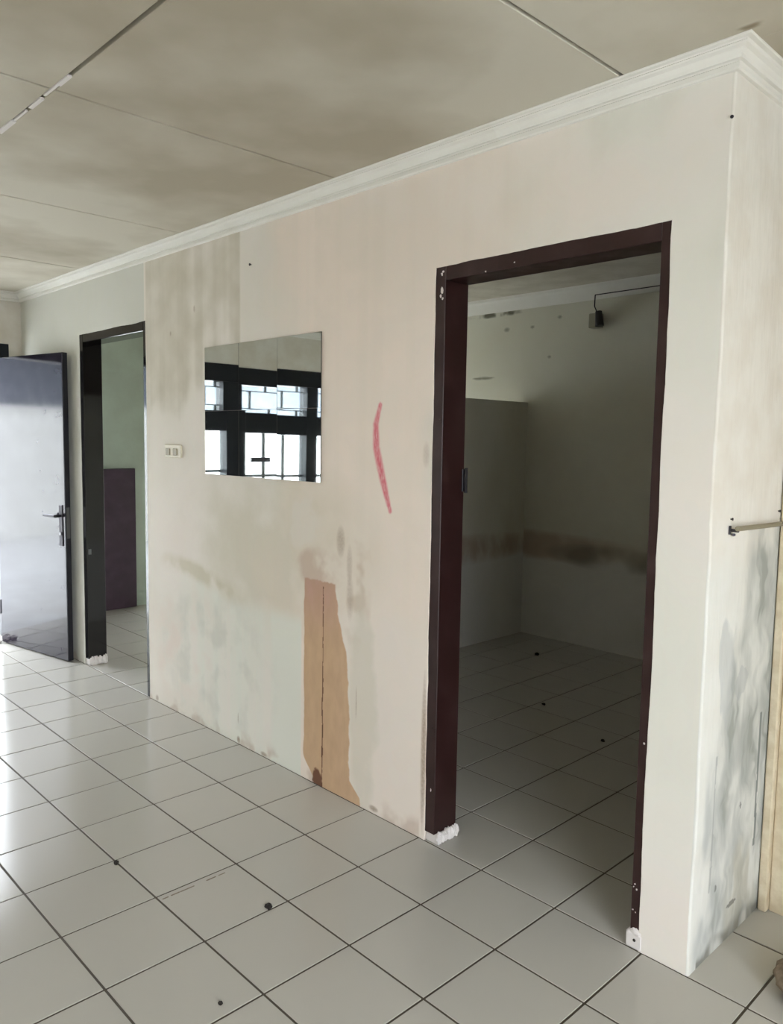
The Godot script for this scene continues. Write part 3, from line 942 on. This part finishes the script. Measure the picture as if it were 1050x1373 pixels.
# ------------------------------------------------------------------ windows
func build_windows() -> void:
	# --- long dark window in the end wall, seen in the mirror
	var w := thing("window_1", Vector3(XL, 0.8, 2.3), "dark wooden window with thin grilles in the end wall, seen in the mirrors", "window", "", "structure")
	var o := -w.position
	var x0 := XL - 0.11
	var x1 := XL + 0.01
	var bar := func(a: Vector3, b: Vector3, called: String) -> void:
		var s := start()
		box(s, a, b, 0.002)
		put(s, called, M.frame3, w, o)
	bar.call(Vector3(x0, 1.95, 1.17), Vector3(x1, 2.1, 3.5), "head")
	bar.call(Vector3(x0, 0.8, 1.17), Vector3(x1 + 0.02, 0.86, 3.5), "sill")
	var posts := [[1.17, 1.23], [1.66, 1.85], [2.57, 2.70], [3.42, 3.5]]
	for p in posts: bar.call(Vector3(x0, 0.8605, p[0]), Vector3(x1, 1.9495, p[1]), "post")
	var bays := [[1.23, 1.66], [1.85, 2.57], [2.70, 3.42]]
	for b in bays:
		bar.call(Vector3(x0 + 0.01, 1.52, b[0]), Vector3(x1 - 0.005, 1.70, b[1]), "transom")
		var zm: float = b[0]
		var wd: float = b[1] - b[0]
		# brick-pattern grille in the upper light
		for y in [1.745, 1.90]: grille(w, o, Vector3(x0 + 0.03, y, b[0]), Vector3(x0 + 0.04, y + 0.009, b[1]))
		for k in 2:
			var zc := zm + wd * (0.40 if k == 0 else 0.90)
			var zi := zm + wd * (0.17 if k == 0 else 0.66)
			grille(w, o, Vector3(x0 + 0.028, 1.906, zc), Vector3(x0 + 0.04, 1.95, zc + 0.024))
			grille(w, o, Vector3(x0 + 0.028, 1.70, zc), Vector3(x0 + 0.04, 1.745, zc + 0.024))
			grille(w, o, Vector3(x0 + 0.028, 1.751, zi), Vector3(x0 + 0.04, 1.90, zi + 0.022))
		# lower light: two slim mullions and a low rail
		if wd > 0.6:
			for q in [0.33, 0.70]: bar.call(Vector3(x0 + 0.03, 0.8605, zm + wd * q - 0.016), Vector3(x0 + 0.05, 1.5195, zm + wd * q + 0.016), "mullion")
			for k in 3: grille(w, o, Vector3(x0 + 0.03, 1.125, zm + [0.0, wd * 0.33 + 0.016, wd * 0.70 + 0.016][k]), Vector3(x0 + 0.04, 1.15, zm + [wd * 0.33 - 0.016, wd * 0.70 - 0.016, wd][k]))
		else:
			grille(w, o, Vector3(x0 + 0.03, 1.16, b[0]), Vector3(x0 + 0.04, 1.185, b[1]))
		for y in [[1.70, 1.95], [0.86, 1.52]]:
			var g := start()
			box(g, Vector3(x0 + 0.05, y[0], b[0]), Vector3(x0 + 0.054, y[1], b[1]))
			put(g, "pane", M.glass, w, o)
	var lt := start()
	box(lt, Vector3(x0 + 0.055, 1.262, 1.935), Vector3(x0 + 0.085, 1.305, 2.14), 0.004)
	put(lt, "latch_bar", M.dark_metal, w, o)
	# --- wide window to the right, out of the picture: its daylight grazes the corner and the doorway
	var v := thing("window_2", Vector3(XR, 0.1, 1.95), "wide dark-framed window in the right-hand wall", "window", "", "structure")
	var ov := -v.position
	for q in [[Vector3(XR, 0.1, 0.95), Vector3(XR + 0.1, 0.16, 2.95), "sill"], [Vector3(XR, 2.19, 0.95), Vector3(XR + 0.1, 2.25, 2.95), "head"], [Vector3(XR, 0.1605, 0.95), Vector3(XR + 0.1, 2.1895, 1.01), "post"], [Vector3(XR, 0.1605, 1.92), Vector3(XR + 0.1, 2.1895, 1.98), "post"], [Vector3(XR, 0.1605, 2.89), Vector3(XR + 0.1, 2.1895, 2.95), "post"]]:
		var s := start()
		box(s, q[0], q[1], 0.002)
		put(s, q[2], M.frame3, v, ov)
	# --- window of the small room
	var u := thing("window_3", Vector3(XS, 0.3, -2.15), "plain window in the end wall of the small room", "window", "", "structure")
	var ou := -u.position
	for q in [[Vector3(XS - 0.1, 0.3, -2.75), Vector3(XS, 0.34, -1.55), "sill"], [Vector3(XS - 0.1, 1.71, -2.75), Vector3(XS, 1.75, -1.55), "head"], [Vector3(XS - 0.1, 0.3405, -2.75), Vector3(XS, 1.7095, -2.71), "post"], [Vector3(XS - 0.1, 0.3405, -1.59), Vector3(XS, 1.7095, -1.55), "post"]]:
		var s := start()
		box(s, q[0], q[1], 0.002)
		put(s, q[2], M.frame3, u, ou)

func grille(w: Node3D, o: Vector3, a: Vector3, b: Vector3) -> void:
	var s := start()
	box(s, a, b, 0.001)
	put(s, "grille_bar", M.frame3, w, o)

# ------------------------------------------------------------------ things
func build_things() -> void:
	# six square mirror tiles, each hung a hair out of true
	var xs := [-1.795, -1.4955, -1.1945, -0.892]
	var ys := [1.903, 1.596, 1.291]
	var tilt := [[[0.0, 0.0], [-0.005, 0.0], [0.0, 0.0]], [[0.002, -0.0044], [-0.002, -0.0045], [-0.004, 0.0008]]]
	var names := [["beside the light switch side", "in the middle", "beside the pink stroke side"], ["", "", ""]]
	var labels := [["upper mirror tile of the column nearest the light switch", "upper mirror tile of the middle column on the stained wall", "upper mirror tile of the column nearest the pink stroke"],
		["lower mirror tile of the column nearest the light switch", "lower mirror tile of the middle column on the stained wall", "lower mirror tile of the column nearest the pink stroke"]]
	for r in 2:
		for c in 3:
			var a := Vector3(xs[c] + 0.001, ys[r + 1] + 0.0006, 0.0)
			var b := Vector3(xs[c + 1] - 0.001, ys[r] - 0.0006, 0.0)
			var m := thing("mirror_tile", Vector3((a.x + b.x) / 2, (a.y + b.y) / 2, 0.006), labels[r][c], "mirror", "mirror tiles on the main wall")
			m.rotation = Vector3(tilt[r][c][0], tilt[r][c][1], 0)
			var h := (b - a) / 2.0
			var bk := start()
			box(bk, Vector3(-h.x, -h.y, -0.004), Vector3(h.x, h.y, -0.0004), 0.0)
			put(bk, "backing", M.mirror_edge, m)
			var g := start()
			poly(g, [Vector3(-h.x, -h.y, 0.0), Vector3(h.x, -h.y, 0.0), Vector3(h.x, h.y, 0.0), Vector3(-h.x, h.y, 0.0)], Vector3(0, 0, 1))
			put(g, "glass", M.mirror, m)
	# double switch
	var sw := thing("light_switch", Vector3(-2.11, 1.395, 0.0), "small yellowed double switch plate between narrow doorway and mirrors", "switch")
	var pl := start()
	box(pl, Vector3(-0.085, -0.034, 0.0), Vector3(0.085, 0.034, 0.012), 0.004)
	put(pl, "plate", M.switch_plate, sw)
	for s in [-0.045, 0.03]:
		var k := start()
		box(k, Vector3(s - 0.02, -0.022, 0.012), Vector3(s + 0.022, 0.014, 0.017), 0.003)
		put(k, "rocker", M.switch_dark, sw)
	# nails
	nail(Vector3(-1.401, 2.24, 0.0), Vector3(0, 0, 1), "small rusty nail high on the wall above the mirrors", 0.006)
	nail(Vector3(0.735, 2.29, 0.0), Vector3(0.5, 0, 0.85), "small dark nail on the wall corner under the moulding", 0.0045)
	# thin rail on the side of the corner
	var rl := thing("towel_rail", Vector3(XC, 1.24, -0.3), "thin dull metal rail fixed to the stained corner return", "rail")
	var rr := start()
	rod(rr, Vector3(0.024, 0.006, 0.195), Vector3(0.024, -0.002, -0.21), 0.007, 12)
	put(rr, "bar", M.rail, rl)
	for z in [0.19, -0.19]:
		var br := start()
		box(br, Vector3(0.0, -0.012, z - 0.005), Vector3(0.004, 0.012, z + 0.005), 0.001)
		rod(br, Vector3(0.0, 0.0, z), Vector3(0.026, 0.0, z), 0.0045, 8)
		rod(br, Vector3(0.003, -0.014, z - 0.02), Vector3(0.012, -0.012, z - 0.005), 0.004, 8)
		put(br, "bracket", M.dark_metal, rl)
	nail(Vector3(XC, 1.27, -0.115), Vector3(1, 0, 0), "tiny nail over the rail end nearest the wall corner", 0.004)
	nail(Vector3(XC, 1.275, -0.455), Vector3(1, 0, 0), "tiny nail over the rail end nearest the cream door frame", 0.004)
	# cream frame that ends the corner return
	var cf := thing("door_4", Vector3(XC + 0.06, 0, ZH), "cream painted door standing behind the stained corner return", "door", "", "structure")
	for q in [[0.003, 0.03, 0.05], [0.03, 0.10, 0.03], [0.10, 0.125, 0.045], [0.925, 0.95, 0.045], [0.95, 1.02, 0.03], [1.02, 1.047, 0.05]]:
		var s := start()
		box(s, Vector3(q[0] - 0.06, 0.0, 0.0), Vector3(q[1] - 0.06, 2.1, q[2]), 0.004)
		put(s, "casing", M.cream, cf)
	var hc := start()
	box(hc, Vector3(-0.057, 2.1005, 0.0), Vector3(0.987, 2.19, 0.045), 0.004)
	put(hc, "head", M.cream, cf)
	var cl := start()
	box(cl, Vector3(0.0655, 0.008, 0.0), Vector3(0.8645, 2.0995, 0.018), 0.002)
	var cleaf := put(cl, "leaf", M.cream, cf)
	var ck := start()
	rod(ck, Vector3(0.80, 1.0, 0.018), Vector3(0.80, 1.0, 0.06), 0.012)
	rod(ck, Vector3(0.80, 1.0, 0.06), Vector3(0.80, 1.0, 0.085), 0.026, 14)
	put(ck, "knob", M.steel, cleaf)
	# lamp holder dangling in the dark room
	var lh := thing("lamp_holder", Vector3(-1.37, 2.47, ZB + 0.06), "old lamp holder hanging from a wire under the dark room's moulding", "lamp")
	var wr := start()
	rod(wr, Vector3(-0.025, 0.02, 0.0), Vector3(-0.015, -0.06, 0.02), 0.004, 6)
	rod(wr, Vector3(-0.015, -0.06, 0.02), Vector3(0.01, -0.10, 0.03), 0.004, 6)
	rod(wr, Vector3(-0.025, 0.02, 0.0), Vector3(0.55, 0.03, -0.03), 0.0035, 6)
	put(wr, "wire", M.wire, lh)
	var bx := start()
	box(bx, Vector3(-0.06, -0.205, -0.05), Vector3(0.02, -0.105, 0.02), 0.006)
	put(bx, "holder", M.lamp_holder, lh)
	var ct := start()
	rod(ct, Vector3(0.025, -0.10, 0.03), Vector3(0.04, -0.20, 0.035), 0.022, 12, 0.03)
	put(ct, "cap", M.wire, lh)
	# purple board in the small room
	var pb := start()
	box(pb, Vector3(-4.735, 0.002, -1.04), Vector3(-4.705, 1.195, -0.35), 0.003)
	tag(put(pb, "purple_board", M.purple), "dark purple board standing against the wall behind the narrow doorway", "board")
	# dirt on the floor
	var bits := [[-0.31, 0.667, 0.0115, "biggest black clump of dirt on the grout line before the wide doorway"], [-0.045, 1.004, 0.006, "small black crumb alone in the middle of a floor tile"], [-0.875, 0.905, 0.009, "flat black crumb wedged at a grout crossing on the open floor"], [-0.86, -1.586, 0.010, "black crumb in the middle of the dark room's floor"], [-0.346, -1.355, 0.010, "black crumb nearest the doorway on the dark room's floor"], [-1.504, -2.42, 0.014, "black crumb near the far corner of the dark room"]]
	for k in bits.size():
		var b: Array = bits[k]
		var s := start()
		lump(s, Vector3(0, b[2] * 0.45, 0), Vector3(b[2] * 1.1, b[2] * 0.6, b[2]), 610 + k, 0.6, 7, 10)
		lump(s, Vector3(b[2] * 0.7, b[2] * 0.3, b[2] * 0.4), Vector3(b[2] * 0.6, b[2] * 0.35, b[2] * 0.5), 640 + k, 0.6, 6, 9)
		var o := put(s, "dirt_clump", M.dirt, null, Vector3(b[0], 0.0, b[1]))
		tag(o, b[3], "dirt", "dirt clumps on the floor")
	# taupe lump at the edge of the hall floor
	var sl := start()
	lump(sl, Vector3(0, 0.05, 0), Vector3(0.11, 0.06, 0.11), 701, 0.2, 26, 40)
	tag(put(sl, "stone", M.stone, null, Vector3(1.032, 0.0, -0.155)), "rounded brownish-grey stone on the tiles beside the stained corner return", "stone")

func nail(at: Vector3, n: Vector3, label: String, r: float) -> void:
	var t := thing("nail", at, label, "nail", "nails in the walls")
	var s := start()
	rod(s, Vector3.ZERO, n.normalized() * r * 1.2, r * 0.4, 6)
	put(s, "shank", M.dark_metal, t)
	var hd := start()
	rod(hd, n.normalized() * r * 1.2, n.normalized() * (r * 1.2 + 0.002), r, 9)
	put(hd, "nail_head", M.dark_metal, t)

# ------------------------------------------------------------------ outside
func build_outside() -> void:
	var g := start()
	box(g, Vector3(-40, -0.4, -40), Vector3(40, -0.12, 40))
	tag(put(g, "ground", M.concrete), "pale concrete yard around the house", "ground", "", "structure")
	var p := start()
	box(p, Vector3(-6.6, -0.12, 0.0), Vector3(-4.43, -0.02, 5.2), 0.01)
	tag(put(p, "porch_floor", M.concrete), "pale concrete porch outside the entrance door", "porch", "", "structure")
	var f := thing("garden_wall", Vector3(-9.5, -0.12, 4.0), "white rendered garden wall seen through the entrance", "garden wall")
	var fs := start()
	box(fs, Vector3(-0.08, 0, -6.0), Vector3(0.08, 1.95, 10.0), 0.01)
	put(fs, "render", M.fence, f)
	var cp := start()
	box(cp, Vector3(-0.12, 1.95, -6.0), Vector3(0.12, 2.01, 10.0), 0.01)
	put(cp, "coping", M.fence, f)
	var h := thing("neighbour_house", Vector3(-13.0, -0.12, 8.5), "blue-grey house beyond the garden wall", "house")
	var hs := start()
	box(hs, Vector3(-3.0, 0, -4.5), Vector3(0, 3.4, 4.5), 0.02)
	put(hs, "wall", M.neighbour, h)
	var rf := start()
	poly(rf, [Vector3(0.5, 3.4, -5), Vector3(0.5, 3.4, 5), Vector3(-1.5, 4.8, 5), Vector3(-1.5, 4.8, -5)], Vector3(1, 1, 0))
	poly(rf, [Vector3(-3.5, 3.4, -5), Vector3(-3.5, 3.4, 5), Vector3(-1.5, 4.8, 5), Vector3(-1.5, 4.8, -5)], Vector3(-1, 1, 0))
	poly(rf, [Vector3(0.5, 3.4, -5), Vector3(-3.5, 3.4, -5), Vector3(-1.5, 4.8, -5)], Vector3(0, 0, -1))
	poly(rf, [Vector3(0.5, 3.4, 5), Vector3(-3.5, 3.4, 5), Vector3(-1.5, 4.8, 5)], Vector3(0, 0, 1))
	poly(rf, [Vector3(0.5, 3.4, -5), Vector3(0.5, 3.4, 5), Vector3(-3.5, 3.4, 5), Vector3(-3.5, 3.4, -5)], Vector3.DOWN)
	put(rf, "roof", M.roof, h)
